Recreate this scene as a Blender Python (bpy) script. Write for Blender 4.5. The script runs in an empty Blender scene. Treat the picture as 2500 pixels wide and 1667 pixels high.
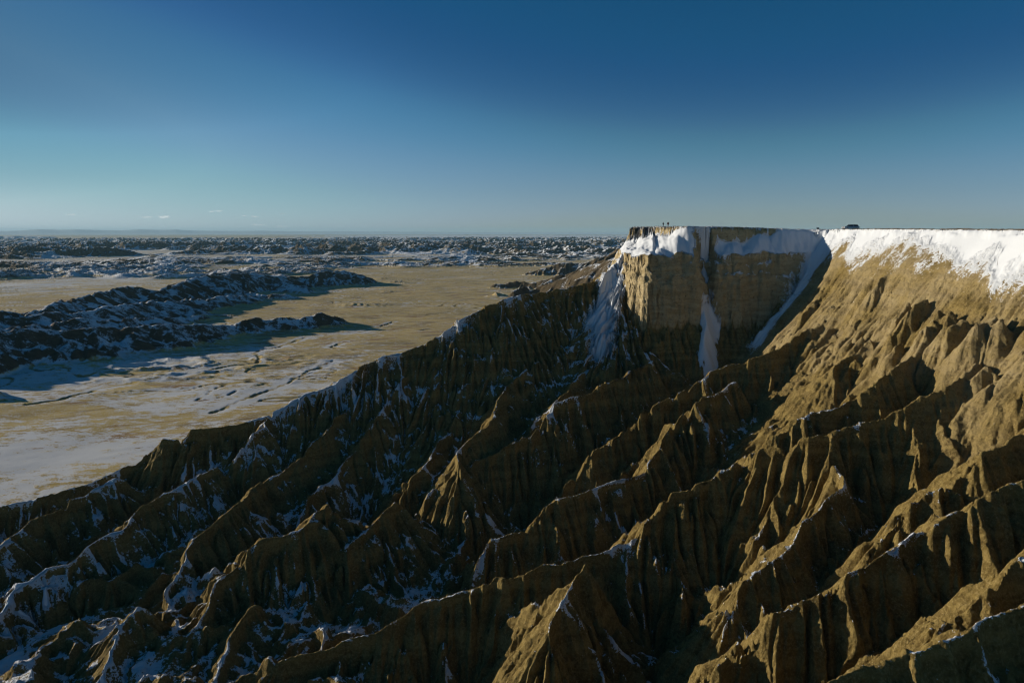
import bpy, bmesh, math, random, time
import numpy as np
from mathutils import Vector, Matrix

T0 = time.time()
rng = np.random.default_rng(11)
random.seed(5)
SC = bpy.context.scene
COL = SC.collection
F32 = np.float32

# ------------------------------------------------------------------ camera model
FPX, CX, CY = 1667.0, 1250.0, 833.5            # focal length and centre on the 2500 px wide photograph
PITCH = math.atan((CY - 568.0) / FPX)
SP, CP = math.sin(PITCH), math.cos(PITCH)
CAMZ = 85.0                                     # the drone flies 85 m above the plain
SUN_AZ, SUN_EL = math.radians(18.0), math.radians(11.5)   # sun on the left, 18 degrees ahead of square left
SUN = np.array([-math.cos(SUN_AZ) * math.cos(SUN_EL), math.sin(SUN_AZ) * math.cos(SUN_EL), math.sin(SUN_EL)])


def P(u, v, t):
    yc = (CY - v) / FPX
    return ((u - CX) / FPX * t, t * (CP + yc * SP), CAMZ + t * (-SP + yc * CP))


def G(u, v):
    """point of the plain seen at (u, v)"""
    yc = (CY - v) / FPX
    t = CAMZ / (SP - yc * CP)
    return ((u - CX) / FPX * t, t * (CP + yc * SP))


def sstep(x, a, b):
    t = np.clip((x - a) / (b - a), 0, 1)
    return t * t * (3 - 2 * t)


# ------------------------------------------------------------------ noise
_perm = rng.permutation(256).astype(np.int32)
_perm = np.concatenate([_perm, _perm, _perm])
_ang = rng.random(256) * 2 * np.pi
_gx, _gy = np.cos(_ang).astype(F32), np.sin(_ang).astype(F32)
_v3 = rng.random(256).astype(F32) * 2 - 1


def perlin(x, y):
    xf, yf = np.floor(x), np.floor(y)
    xi, yi = xf.astype(np.int32) & 255, yf.astype(np.int32) & 255
    fx, fy = (x - xf).astype(F32), (y - yf).astype(F32)
    ux, uy = fx * fx * fx * (fx * (fx * 6 - 15) + 10), fy * fy * fy * (fy * (fy * 6 - 15) + 10)
    a, b = _perm[xi], _perm[xi + 1]
    def g(h, dx, dy):
        return _gx[h] * dx + _gy[h] * dy
    n00 = g(_perm[a + yi], fx, fy); n10 = g(_perm[b + yi], fx - 1, fy)
    n01 = g(_perm[a + yi + 1], fx, fy - 1); n11 = g(_perm[b + yi + 1], fx - 1, fy - 1)
    x0 = n00 + ux * (n10 - n00); x1 = n01 + ux * (n11 - n01)
    return (x0 + uy * (x1 - x0)) * 1.5


def value3(x, y, z):
    xf, yf, zf = np.floor(x), np.floor(y), np.floor(z)
    xi, yi, zi = xf.astype(np.int32) & 255, yf.astype(np.int32) & 255, zf.astype(np.int32) & 255
    fx, fy, fz = [(q - w).astype(F32) for q, w in ((x, xf), (y, yf), (z, zf))]
    fx, fy, fz = fx * fx * (3 - 2 * fx), fy * fy * (3 - 2 * fy), fz * fz * (3 - 2 * fz)
    def h(i, j, k):
        return _v3[_perm[_perm[_perm[(xi + i) & 255] + ((yi + j) & 255)] + ((zi + k) & 255)]]
    def lx(j, k):
        p, q = h(0, j, k), h(1, j, k)
        return p + fx * (q - p)
    a0, a1, b0, b1 = lx(0, 0), lx(1, 0), lx(0, 1), lx(1, 1)
    a = a0 + fy * (a1 - a0); b = b0 + fy * (b1 - b0)
    return a + fz * (b - a)


def fbm(x, y, o=4, g=0.5):
    s = 0; a = 1.0; n = 0
    for i in range(o):
        s = s + a * perlin(x + 17.3 * i, y - 9.1 * i); n += a; a *= g; x = x * 2.03; y = y * 2.03
    return s / n


def ridged(x, y, o=4, g=0.5):
    s = 0; a = 1.0; n = 0
    for i in range(o):
        s = s + a * (1 - np.abs(perlin(x + 7.7 * i, y + 3.3 * i)) * 1.6); n += a; a *= g; x = x * 2.1; y = y * 2.1
    return s / n


# ------------------------------------------------------------------ heightfield grids
class Grid:
    def __init__(s, x0, x1, y0, y1, st):
        s.x0, s.y0, s.st = x0, y0, st
        s.nx, s.ny = int((x1 - x0) / st) + 1, int((y1 - y0) / st) + 1
        xs = (x0 + np.arange(s.nx) * st).astype(F32); ys = (y0 + np.arange(s.ny) * st).astype(F32)
        s.X, s.Y = np.meshgrid(xs, ys)

    def win(s, xa, xb, ya, yb):
        i0 = max(0, int((xa - s.x0) / s.st)); i1 = min(s.nx, int((xb - s.x0) / s.st) + 2)
        j0 = max(0, int((ya - s.y0) / s.st)); j1 = min(s.ny, int((yb - s.y0) / s.st) + 2)
        return (slice(j0, j1), slice(i0, i1)) if i1 > i0 and j1 > j0 else None

    def sample(s, A, x, y):
        fx = np.clip((x - s.x0) / s.st, 0, s.nx - 1.001); fy = np.clip((y - s.y0) / s.st, 0, s.ny - 1.001)
        i, j = fx.astype(np.int32), fy.astype(np.int32)
        a, b = (fx - i).astype(F32), (fy - j).astype(F32)
        A = A.ravel(); k = j * s.nx + i
        t = A[k]; t = t + a * (A[k + 1] - t)
        w = A[k + s.nx]; w = w + a * (A[k + s.nx + 1] - w)
        return t + b * (w - t)


def blur(A, r):
    if r < 1: return A
    for ax in (0, 1):
        for _ in range(2):
            p = [(0, 0), (0, 0)]; p[ax] = (r + 1, r)
            c = np.cumsum(np.pad(A, p, mode='edge').astype(np.float64), axis=ax)
            n = A.shape[ax]
            hi = np.take(c, range(2 * r + 1, 2 * r + 1 + n), axis=ax); lo = np.take(c, range(0, n), axis=ax)
            A = ((hi - lo) / (2 * r + 1)).astype(F32)
    return A


def subdivide(pts, step, jz, jl):
    out = [pts[0]]
    for a, b in zip(pts[:-1], pts[1:]):
        L = math.hypot(b[0] - a[0], b[1] - a[1]); n = max(1, int(L / step))
        for k in range(1, n + 1):
            f = k / n
            q = [a[i] + (b[i] - a[i]) * f for i in range(3)]
            if k < n:
                q[0] += rng.uniform(-jl, jl); q[1] += rng.uniform(-jl, jl)
                q[2] += rng.uniform(-jz, jz)
            out.append(tuple(q))
    return out


def tent(g, Z, WX, WY, pts, S, reach, r0=0.3, flat=0.0):
    """raise Z to a ridge whose crest follows pts; sides fall at slope S"""
    for a, b in zip(pts[:-1], pts[1:]):
        w = g.win(min(a[0], b[0]) - reach, max(a[0], b[0]) + reach, min(a[1], b[1]) - reach, max(a[1], b[1]) + reach)
        if w is None: continue
        x, y = WX[w], WY[w]
        dx, dy = b[0] - a[0], b[1] - a[1]
        L2 = dx * dx + dy * dy + 1e-6
        t = np.clip(((x - a[0]) * dx + (y - a[1]) * dy) / L2, 0, 1)
        d = np.sqrt((x - a[0] - t * dx) ** 2 + (y - a[1] - t * dy) ** 2 + r0 * r0) - r0
        if flat: d = np.maximum(d - flat, 0)
        h = a[2] + t * (b[2] - a[2]) - S * d / (1 + d / 130.0)
        np.maximum(Z[w], h, out=Z[w])


def spurs(pts, every, Lr, slope, S, out, both=True):
    """side spurs running down from a crest; returned as (pts, S)"""
    acc = rng.uniform(0, every)
    for a, b in zip(pts[:-1], pts[1:]):
        L = math.hypot(b[0] - a[0], b[1] - a[1])
        if L < 1e-3: continue
        tx, ty = (b[0] - a[0]) / L, (b[1] - a[1]) / L
        dn = 1.0 if b[2] <= a[2] else -1.0
        while acc < L:
            f = acc / L
            p = [a[i] + (b[i] - a[i]) * f for i in range(3)]
            for sd in (1, -1):
                if rng.random() < 0.15: continue
                an = math.radians(rng.uniform(48, 80))
                ex = -ty * sd * math.sin(an) + tx * dn * math.cos(an); ey = tx * sd * math.sin(an) + ty * dn * math.cos(an)
                ln = rng.uniform(*Lr); sl = slope * rng.uniform(0.85, 1.15)
                q = [(p[0], p[1], p[2] - 0.8)]
                n = 3
                for k in range(1, n + 1):
                    j = ln * 0.07
                    q.append((p[0] + ex * ln * k / n + rng.uniform(-j, j), p[1] + ey * ln * k / n + rng.uniform(-j, j),
                              p[2] - 0.6 - sl * ln * k / n + rng.uniform(-0.25, 0.25)))
                out.append((q, S * rng.uniform(0.9, 1.2)))
            acc += every * rng.uniform(0.6, 1.4)
        acc -= L


def lic(g, Z, nz, steps, h, seed_blur):
    """noise smeared along the fall line: rills that follow every slope"""
    zs = blur(Z, seed_blur)
    gy, gx = np.gradient(zs, g.st)
    m = np.sqrt(gx * gx + gy * gy) + 1e-5
    gx = (gx / m).astype(F32); gy = (gy / m).astype(F32)
    jj, ii = np.meshgrid(np.arange(g.ny, dtype=F32), np.arange(g.nx, dtype=F32), indexing='ij')
    acc = nz.copy(); fl = nz.ravel(); fgx, fgy = gx.ravel(), gy.ravel()
    for sg in (1, -1):
        pi, pj = ii.copy(), jj.copy()
        for _ in range(steps):
            k = (np.clip(pj, 0, g.ny - 1).astype(np.int32) * g.nx + np.clip(pi, 0, g.nx - 1).astype(np.int32)).ravel()
            pi += sg * h * fgx[k].reshape(pi.shape); pj += sg * h * fgy[k].reshape(pj.shape)
            k = (np.clip(pj, 0, g.ny - 1).astype(np.int32) * g.nx + np.clip(pi, 0, g.nx - 1).astype(np.int32)).ravel()
            acc += fl[k].reshape(acc.shape)
    acc /= acc.std()
    return acc


def seg_dist(x, y, poly):
    d = np.full(x.shape, 1e9, F32)
    for a, b in zip(poly[:-1], poly[1:]):
        dx, dy = b[0] - a[0], b[1] - a[1]
        t = np.clip(((x - a[0]) * dx + (y - a[1]) * dy) / (dx * dx + dy * dy + 1e-6), 0, 1)
        np.minimum(d, np.sqrt((x - a[0] - t * dx) ** 2 + (y - a[1] - t * dy) ** 2), out=d)
    return d


def inside(x, y, poly):
    r = np.zeros(x.shape, bool)
    n = len(poly)
    for i in range(n):
        x1, y1 = poly[i]; x2, y2 = poly[(i + 1) % n]
        if y1 == y2: continue
        c = ((y1 > y) != (y2 > y)) & (x < (x2 - x1) * (y - y1) / (y2 - y1) + x1)
        r ^= c
    return r


# ================================================================== NEAR: badlands wall and mesa
ng = Grid(-230, 190, 22, 350, 0.2)
X, Y = ng.X, ng.Y
w1 = perlin(X / 17, Y / 17); w2 = perlin(X / 17 + 50, Y / 17 + 20)
w3 = perlin(X / 4.5, Y / 4.5); w4 = perlin(X / 4.5 + 31, Y / 4.5 + 11)
w5 = perlin(X / 1.7, Y / 1.7); w6 = perlin(X / 1.7 + 13, Y / 1.7)
WX = X + 1.3 * w1 + 0.7 * w3 + 0.3 * w5; WY = Y + 1.3 * w2 + 0.7 * w4 + 0.3 * w6

CAPL = [(92, 380), (70, 330), (48, 282), (54, 272), (65, 256)]                # lit prow face, then its corner
CAPB = [(65, 256), (80, 259.5), (97, 262), (113, 263), (118, 259)]              # shaded front
CAPC = [(118, 259), (119.5, 246), (119, 230), (118.5, 215), (119.5, 190), (121.5, 165), (123.5, 140), (126, 80), (130, 0), (132, -80)]
CAP = CAPL + CAPB[1:] + CAPC[1:] + [(400, -80), (400, 380)]
CLF = [(80, 380), (60, 330), (44, 285), (43.5, 268), (49, 246.5), (57, 247.5), (65, 247), (67, 251), (69, 256), (74, 257.5), (76.5, 252), (84, 251), (92, 253), (97, 254),
       (105, 255), (113, 255.5), (121, 255.5), (400, 255.5), (400, 380)]

capx = X + 0.6 * perlin(X / 3.2, Y / 3.2) + 0.14 * perlin(X / 1.1, Y / 1.1)
capy = Y + 0.6 * perlin(X / 3.2 + 9, Y / 3.2) + 0.14 * perlin(X / 1.1 + 4, Y / 1.1)
dAB = seg_dist(capx, capy, CAPL + CAPB[1:])
dC = seg_dist(capx, capy, CAPC)
ins = inside(capx, capy, CAP)
dcap = np.where(ins, -np.minimum(dAB, dC), np.minimum(dAB, dC))
clx = X + 1.5 * perlin(X / 7.5, Y / 7.5) + 0.6 * perlin(X / 2.6, Y / 2.6)
cly = Y + 1.7 * perlin(X / 7.5 + 5, Y / 7.5 + 8) + 0.7 * perlin(X / 2.6 + 5, Y / 2.6)
dcl = seg_dist(clx, cly, CLF + [CLF[0]])
dcl = np.where(inside(clx, cly, CLF), -dcl, dcl)

# plateau and its rim
rim = 85.55 + 0.6 * sstep(Y, 150, 250) + 1.05 * sstep(118 - X, 0, 45) * sstep(Y, 225, 255) + 0.14 * perlin(X / 5, Y / 5) + 0.08 * perlin(X / 1.6, Y / 1.6)
zpl = rim - 1.05 * sstep(-dcap, 2.5, 9) * sstep(X, 105, 116) + 0.08 * perlin(X / 2, Y / 2)
# base slope under the cliff and under the right hand wall
dCs = seg_dist(X + 0.8 * perlin(X / 9, Y / 9), Y + 0.8 * perlin(X / 9 + 4, Y / 9), CAPC)
b_c = np.interp(np.where(dC < 1.2, dC, dCs), [0, 4, 10, 16, 26, 38, 50, 80, 120, 170, 230, 300, 500], [85.7, 81, 73.5, 65.5, 54.5, 42, 28, 11, 2, -3, -7, -12, -30]).astype(F32)
b_a = np.interp(dcl, [0, 6, 20, 40, 70, 110, 160, 220, 300, 500], [57, 52, 33, 12, 2, -3, -6, -9, -12, -30]).astype(F32)
Z = np.maximum(b_c + 1.1 * perlin(X / 13, Y / 13) * sstep(dC, 8, 25), b_a) + 3.0 * (ridged(X / 24, Y / 24, 3) - 0.6) * sstep(dC, 26, 45) * sstep(dcl, 6, 20)
Z = np.where(ins, 40, Z).astype(F32)

RIDGES = {
 'r0': [(1530,602,270),(1507,637,268),(1435,691,264),(1329,714,258),(1254,723,252),(1190,744,247),(1116,781,242),(1010,850,236),(935,872,230),(850,914,226),(797,941,222),(744,962,219),(680,1004,215),(595,1031,211),(531,1042,208),(468,1047,206),(436,1076,204),(393,1074,203),(319,1132,200),(276,1153,197),(213,1180,193),(138,1201,190),(64,1222,187),(0,1236,184),(-150,1290,176),(-330,1350,165)],
 'a': [(1450,770,259),(1429,792,258),(1358,850,245),(1330,870,238),(1242,935,224),(1208,976,215),(1197,1038,204),(1161,1063,199),(1128,1091,194),(1118,1130,187)],
 'b': [(1560,815,252),(1524,816,254),(1463,874,240),(1412,918,228),(1358,976,215),(1300,1040,205)],
 'c': [(1310,718,261),(1283,806,252),(1232,874,240),(1195,915,232),(1123,1002,218),(1105,1053,211),(1059,1089,205),(1049,1117,200),(1000,1170,190)],
 'd': [(1590,880,228),(1500,925,215),(1421,964,205),(1362,983,200),(1318,1042,193),(1264,1076,188),(1205,1110,183),(1127,1140,178),(1078,1179,174),(1039,1213,170),(1000,1270,163),(965,1319,156),(949,1383,150)],
 'e': [(2114,680,215),(2045,745,213),(1988,795,212),(1900,848,208),(1760,900,202),(1636,968,195),(1563,1008,189),(1519,1052,184),(1470,1091,178),(1421,1130,172),(1372,1184,165),(1320,1250,158)],
 'f': [(1790,930,196),(1700,983,185),(1651,1037,178),(1626,1081,172),(1563,1150,163),(1489,1179,157),(1431,1203,152),(1362,1218,148),(1318,1257,145),(1274,1296,142),(1210,1316,139),(1186,1321,138),(1152,1379,135),(1132,1419,133)],
 'u2': [(2168,691,200),(2175,730,197),(2145,802,190),(2126,825,187),(2040,900,178)],
 'u3': [(2359,710,172),(2317,737,170),(2283,776,167),(2260,825,163),(2233,856,160),(2150,929,150),(2077,978,148),(2003,1005,147),(1945,1027,146),(1871,1071,145),(1842,1096,144.5),(1764,1140,141),(1719,1169,138),(1636,1203,134),(1612,1242,131),(1577,1286,128),(1528,1326,126),(1470,1350,124),(1391,1370,121),(1294,1389,119),(1205,1414,117),(1161,1443,115.5),(1088,1463,114),(1010,1482,112),(974,1502,110),(936,1527,108.5),(893,1549,107),(766,1591,104),(672,1621,101),(600,1700,96)],
 'g2': [(1421,1379,122),(1391,1438,117),(1352,1502,112),(1333,1560,108)],
 'p': [(2500,775,150),(2436,833,147),(2386,883,143),(2365,910,140),(2287,954,139),(2219,988,138.5),(2116,1030,138),(2038,1054,138),(1964,1069,139),(1935,1096,140),(1842,1098,143)],
 'p2': [(2038,1060,137),(2052,1135,132),(2062,1174,129),(2003,1223,126),(1969,1267,123),(1954,1296,121),(1915,1345,118),(1803,1438,112)],
 'q': [(2620,1030,120),(2473,1081,112),(2380,1101,110),(2351,1135,109),(2287,1189,107),(2233,1233,105),(2179,1311,104),(2121,1360,102)],
 'r': [(2680,1080,108),(2500,1164,98),(2424,1193,97),(2370,1228,96),(2311,1262,95),(2233,1311,94),(2209,1326,93.6),(2140,1355,93),(2072,1394,91.5),(2038,1423,90.8),(1945,1463,89.5),(1896,1492,88.5),(1861,1536,87.5),(1812,1585,86),(1788,1609,85.6),(1729,1653,84.5),(1640,1740,82)],
 's': [(2660,1290,84),(2500,1360,76),(2468,1370,75.5),(2434,1423,74.5),(2365,1458,73.7),(2331,1482,73.2),(2287,1507,72.6),(2253,1546,72),(2243,1600,71)],
 't': [(2650,1420,72),(2500,1472,66),(2453,1492,65.5),(2355,1521,64.5),(2302,1560,63.8),(2233,1590,63),(2140,1624,62.5),(2067,1644,62),(1990,1680,61)],
 'k': [(800,1230,166),(723,1293,158),(638,1310,155),(604,1340,152.5),(595,1370,150.5),(553,1408,146.5),(519,1425,144.5),(502,1481,139.5),(470,1540,134.5)],
 'k2': [(960,1230,172),(900,1290,165),(840,1330,160),(800,1380,156),(760,1450,150),(740,1520,143)],
 'l': [(640,1180,188),(553,1247,172),(523,1272,168.5),(468,1315,163),(451,1340,160),(442,1383,156),(400,1440,150)],
 'm': [(530,1140,196),(442,1187,185),(349,1234,177),(298,1293,169),(238,1315,164.5),(213,1332,162),(187,1374,158),(128,1383,155.5),(85,1415,151.5),(51,1425,150),(0,1493,142.5),(-120,1560,134.5)],
 'n': [(280,1170,192),(128,1251,179),(64,1272,174),(21,1310,168),(0,1327,165),(-100,1390,156)],
 'v1': [(858,914,226),(855,964,221),(845,1002,217),(812,1020,213),(789,1053,208),(763,1084,204),(730,1122,199),(710,1137,196),(640,1185,189)],
 'v2': [(1010,850,236),(965,960,222),(926,1017,214),(906,1048,210),(881,1073,207),(852,1109,203),(837,1137,199),(812,1165,195),(740,1215,186)],
 'v3': [(744,962,219),(669,1002,214),(640,1040,208),(615,1058,205),(590,1090,202)],
 'x1': [(330,1480,138),(280,1560,131),(240,1650,125)],
 'x2': [(620,1480,140),(560,1570,132),(520,1667,124)],
}
STEEP = dict(r0=1.15, k=1.0, k2=0.95, l=1.0, m=1.05, n=1.0, x1=0.85, x2=0.85, u2=1.0, a=1.2, b=1.25, c=1.2, v1=1.35, v2=1.35, v3=1.3)
def straighten(nm, i0, f):
    p = RIDGES[nm]; t0 = p[i0][2]
    RIDGES[nm] = [q if i < i0 else (q[0], q[1], t0 + (q[2] - t0) * f) for i, q in enumerate(p)]


for a_ in (('d', 0, 0.75), ('e', 3, 0.6), ('f', 0, 0.7), ('u3', 5, 0.55), ('q', 1, 0.5), ('r', 1, 0.5), ('s', 1, 0.6), ('r0', 8, 0.92)): straighten(*a_)
sub = []
for nm, pr in RIDGES.items():
    pts = subdivide([P(*q) for q in pr], 2.6, 0.45, 0.5)
    S = STEEP.get(nm, 1.5)
    tent(ng, Z, WX, WY, pts, S, 52)
    low = nm in ('k', 'k2', 'l', 'm', 'n', 'x1', 'x2')
    spurs(pts, 6.4 if not low else 7.5, (6, 18), 0.98 if not low else 0.65, 1.75 if not low else 1.3, sub)
# low hummocky floor between the main spur and the drone
R0P = [P(*q) for q in RIDGES['r0']][::-1]
r0y = np.interp(X, [q[0] for q in R0P], [q[1] for q in R0P])
Z = np.maximum(Z, ((0.9 + 13.0 * np.maximum(ridged(X / 30 + 5, Y / 25, 4, 0.45) - 0.40, 0)) * sstep(r0y - Y, 2, 25) - 30 * (1 - sstep(r0y - Y, -5, 10))).astype(F32) - 200 * (X > 60))
sub2 = []
for q, S in sub:
    tent(ng, Z, WX, WY, q, S, 20, 0.3)
    if rng.random() < 0.8: spurs(q, 3.6, (2.5, 7), 1.0, 2.1, sub2)
for q, S in sub2:
    tent(ng, Z, WX, WY, q, S, 9, 0.2)
# knobs and short ribs of harder clay on the sunlit slope
for _ in range(70):
    ky_ = rng.uniform(128, 246); kd = rng.uniform(15, 46); kx_ = 119.5 - kd
    zb = float(np.interp(kd, [0, 4, 10, 16, 26, 38, 50], [85.7, 81, 73.5, 65.5, 54.5, 42, 28]))
    L_ = rng.uniform(2.5, 8.0); h_ = rng.uniform(0.7, 1.7) * (0.6 + L_ / 8); sy = rng.uniform(-0.5, 0.2)
    tent(ng, Z, WX, WY, [(kx_, ky_, zb + h_ * 0.7), (kx_ - L_ * 0.5, ky_ + sy * L_ * 0.5, zb - L_ * 0.5 * 0.95 + h_), (kx_ - L_, ky_ + sy * L_, zb - L_ * 1.1 + h_ * 0.6)], rng.uniform(1.4, 2.2), 7, 0.4)
for (cu, cv, ct, L_, h_) in ((2168, 720, 197, 8, 2.2), (2240, 790, 174, 7, 1.9), (2288, 830, 160, 8, 2.2), (2335, 850, 155, 7, 1.8), (2125, 745, 205, 7, 1.6), (2400, 850, 148, 7, 2.0), (2230, 860, 160, 6, 1.6)):
    ax, ay, _z = P(cu, cv, ct); kd = 119.5 - ax
    zf = lambda d: float(np.interp(d, [0, 4, 10, 16, 26, 38, 50], [85.7, 81, 73.5, 65.5, 54.5, 42, 28]))
    tent(ng, Z, WX, WY, [(ax + 2, ay + 1, zf(kd - 2) + 0.5), (ax - L_ * 0.35, ay, zf(kd) + h_ * 0.7), (ax - L_ * 0.6, ay - 1.0, zf(kd + L_ * 0.6) + h_), (ax - L_, ay - 1.5, zf(kd + L_) + 0.3 * h_)], 2.0, 9, 0.5, 0.3)
# snow apron leaning against the sunny end of the cliff
APRON = [(45.5, 273, 77), (42.5, 260, 67.5), (39, 248, 58), (34, 237, 48), (28, 228, 39)]
tent(ng, Z, X + 0.6 * w3, Y + 0.6 * w4, APRON, 0.95, 24, 0.8)
# snow cone in the gully of the cliff
CONE = [(71.5, 259, 81), (71, 254.5, 71), (69.5, 247.5, 60), (68.5, 240, 53), (67, 235, 47)]

# bedding: some levels form little ledges
ph = 2.5 * perlin(X / 45, Y / 45) + 0.8 * perlin(X / 12, Y / 12)
tm = 0.16 * sstep(fbm(X / 22 + 3, Y / 22, 3), 0.0, 0.4) * (1 - sstep(Z, 40, 52))
PER = 8.5
Z = Z - tm * PER / (2 * np.pi) * np.sin(2 * np.pi * (Z + ph) / PER)

# rills down the fall line
nzA = rng.standard_normal(X.shape).astype(F32)
gy, gx = np.gradient(blur(Z, 4), ng.st); stp = np.sqrt(gx * gx + gy * gy)
soft = 1 - 0.35 * sstep(-X + 0.55 * Y, 95, 190)          # the low left mounds are smoother
lA = lic(ng, Z, blur(nzA, 6), 26, 1.3, 6)
lB = lic(ng, Z, blur(nzA[::-1], 3), 26, 1.0, 4)
lC = lic(ng, Z, blur(nzA[:, ::-1], 1), 16, 0.9, 3)
def cut(l): return np.clip(1 - np.abs(l) * 0.95, 0, 1)
ml = 0.55 + 0.75 * sstep(fbm(X / 26 + 60, Y / 26, 2), -0.3, 0.4)
rill = (1.5 * cut(lA) ** 1.5 * soft + 3.3 * cut(lB) ** 1.2 * ml + 0.50 * np.clip(lC, -2, 2)) * (1 - 0.55 * sstep(55 - dC, 0, 10) * sstep(250 - Y, 0, 12))
Z = Z - rill * sstep(stp, 0.30, 0.85) * (1 - ins)
# clods
lump = fbm(X / 2.2, Y / 2.2, 4, 0.62)
Z = Z + (0.30 * lump + 0.16 * np.maximum(perlin(X / 0.9, Y / 0.9), 0.15)) * (1 - 0.55 * sstep(stp, 0.9, 1.4)) * (1 - ins)
gold = sstep(55 - dC, 0, 10) * sstep(250 - Y, 0, 12) * (1 - ins)
Z = Z + gold * (0.75 * np.maximum(fbm(X / 3.5 + 40, Y / 3.5, 3), 0) ** 1.0 * 1.6 + 0.25 * ridged(X / 9, Y / 9, 3) - 0.2)
# hollow with a shaded back wall on the golden slope
for (cu, cv, ct, rx, dep) in ((2060, 790, 205, 7.5, 6.5), (2330, 740, 172, 3.5, 2.2)):
    hx, hy, _ = P(cu, cv, ct)
    q = np.exp(-((X - hx) / rx) ** 2 - ((Y - hy) / (rx * 0.75)) ** 2)
    Z = Z - dep * q

# mesa body: cap rock, snow bench, cliff with ledges
au = [1500, 1535, 1560, 1587, 1592, 1607, 1623, 1641, 1660, 1681, 1700, 1717, 1738, 1763, 1789, 1804, 1824, 1842, 1865, 1880, 1895, 1915]
ah = [4.8, 4.6, 3.6, 2.3, 4.0, 3.1, 3.2, 0.8, 0.3, 0.5, 2.2, 2.2, 3.7, 5.5, 5.1, 6.0, 3.4, 2.0, 3.0, 1.0, 0.2, 0.0]
uu = CX + FPX * X / (Y / 0.99)
caph = np.interp(uu, au, ah).astype(F32)
wAB = sstep(dC - dAB, -1, 4)
drift = 0.7 * perlin(X / 3.6 + 7, Y / 9) + 0.25 * perlin(X / 1.2, Y / 4)
fb = np.clip((dcap - 1.1) / np.maximum(dcap - dcl, 1.0), 0, 1.6)
bench = (rim - caph - 0.25) * (1 - fb) + 76.2 * fb + drift * sstep(dcap, 0.8, 3)
capz = np.where(dcap > 0, np.maximum(rim - 4.2 * dcap, bench), zpl)
dl2 = dcl + 0.55 * perlin(X / 2.6 + 3, Y / 2.6) + 0.5 * perlin(X / 6.5 + 3, Y / 6.5 + 1)
led = np.interp(dl2, [-3, 0, 0.3, 1.6, 1.85, 3.1, 3.3, 3.9, 5.6, 6.6, 40], [200, 79, 74.6, 72.9, 70.8, 69.0, 67.5, 66.2, 49, 42, -60]).astype(F32)
led = led + (1.5 * perlin(X / 6, Y / 6) + 1.0 * perlin(X / 2.2, Y / 2.2) + 0.4 * perlin(X / 0.9, Y / 0.9)) * sstep(led, 44, 56)
mesaz = np.minimum(capz, led + 300 * sstep(-dcap, 0, 0.3))
mesaz = np.where(wAB > 0.02, mesaz, np.where(ins, zpl, -50))
sn_cone = np.full(Z.shape, -99, F32)
tent(ng, sn_cone, X + 0.5 * w3, Y + 0.5 * w4, CONE, 2.3, 20)
sn_cone[ins] = -99
is_mesa = (mesaz >= Z) & (mesaz > sn_cone)
is_cone = (sn_cone > Z) & (sn_cone >= mesaz)
# the snow slope under the rim of the right hand wall is smooth
fieldC = (1 - sstep(dC + 2.2 * fbm(X / 5, Y / 5, 3), 7.5, 13.5)) * (1 - wAB) * (1 - ins)
Z = np.where((fieldC > 0) & ~ins, Z * (1 - fieldC) + (b_c + 0.6 * perlin(X / 13, Y / 13) + 0.12 * perlin(X / 4, Y / 4)) * fieldC, Z)
Z = np.maximum(np.maximum(Z, mesaz), sn_cone).astype(F32)
Z = np.where(ins, zpl, Z).astype(F32)

gy, gx = np.gradient(blur(Z, 1), ng.st)
nzz = 1 / np.sqrt(1 + gx * gx + gy * gy)
lit = np.clip(-gx * nzz * SUN[0] - gy * nzz * SUN[1] + nzz * SUN[2], -1, 1)
gy2, gx2 = np.gradient(blur(Z, 6), ng.st)
n2 = 1 / np.sqrt(1 + gx2 * gx2 + gy2 * gy2)
conv = np.clip((blur(Z, 5) - Z), -1.5, 1.5)                     # hollows hold snow
patch = fbm(X / 16 + 9, Y / 16 + 2, 4, 0.55)
score = (nzz - 0.74) * 4.0 + (n2 - 0.68) * 1.4 - np.maximum(lit, 0) * 1.1 + patch * 1.25 + conv * 0.30 - 0.66
score += 0.95 * sstep(-X + 0.55 * Y, 75, 190) * (0.5 + 1.4 * patch) - 0.5 * sstep(-X + 0.55 * Y, 75, 190) * sstep(n2, 0.8, 0.95)
score -= 0.10 * sstep(X - 0.3 * Y, -20, 25) * (dC < 75)
score += 1.9 * sstep(Z - blur(Z, 9), 0.4, 1.7) * np.clip(0.5 + 1.3 * patch, 0, 1) * (1 - 0.8 * gold)
score -= 1.0 * gold * sstep(dC, 11, 17)
score -= 0.10 * sstep(130 - Y, 0, 40)
fieldS = (1 - sstep(dC + 7.0 * fbm(X / 15, Y / 15, 2) + 4.0 * fbm(X / 5, Y / 5, 4, 0.6) - 2.5 * sstep(180 - Y, 0, 14) + 1.0, -0.5, 12)) * (1 - wAB) * (1 - ins)
score = np.maximum(score, 3.6 * fieldS - 1.1)
ben = wAB * (dcap > 0.9) * sstep(dcl, 1.0, -0.4) * sstep(nzz, 0.30, 0.48)
score += 2.6 * ben
score += 1.2 * wAB * sstep(dcl, 4, 3) * (nzz > 0.5) * is_mesa
score += 4.0 * is_cone
chute = np.exp(-((seg_dist(X, Y, [(112, 253), (104, 247), (96, 243), (88, 239)]) / 3.6) ** 2))
score += 2.8 * chute
lf = np.exp(-((seg_dist(X, Y, [(46, 278), (42, 266), (37, 258), (31, 250)]) / 5.0) ** 2)) * (~is_mesa)
ap = seg_dist(X + 3.0, Y, [q[:2] for q in APRON[:4]])
score += 2.0 * lf
score += 2.1 * np.exp(-(ap / 5.0) ** 2) * (~is_mesa) * sstep(patch, -0.75, -0.2)
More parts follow.
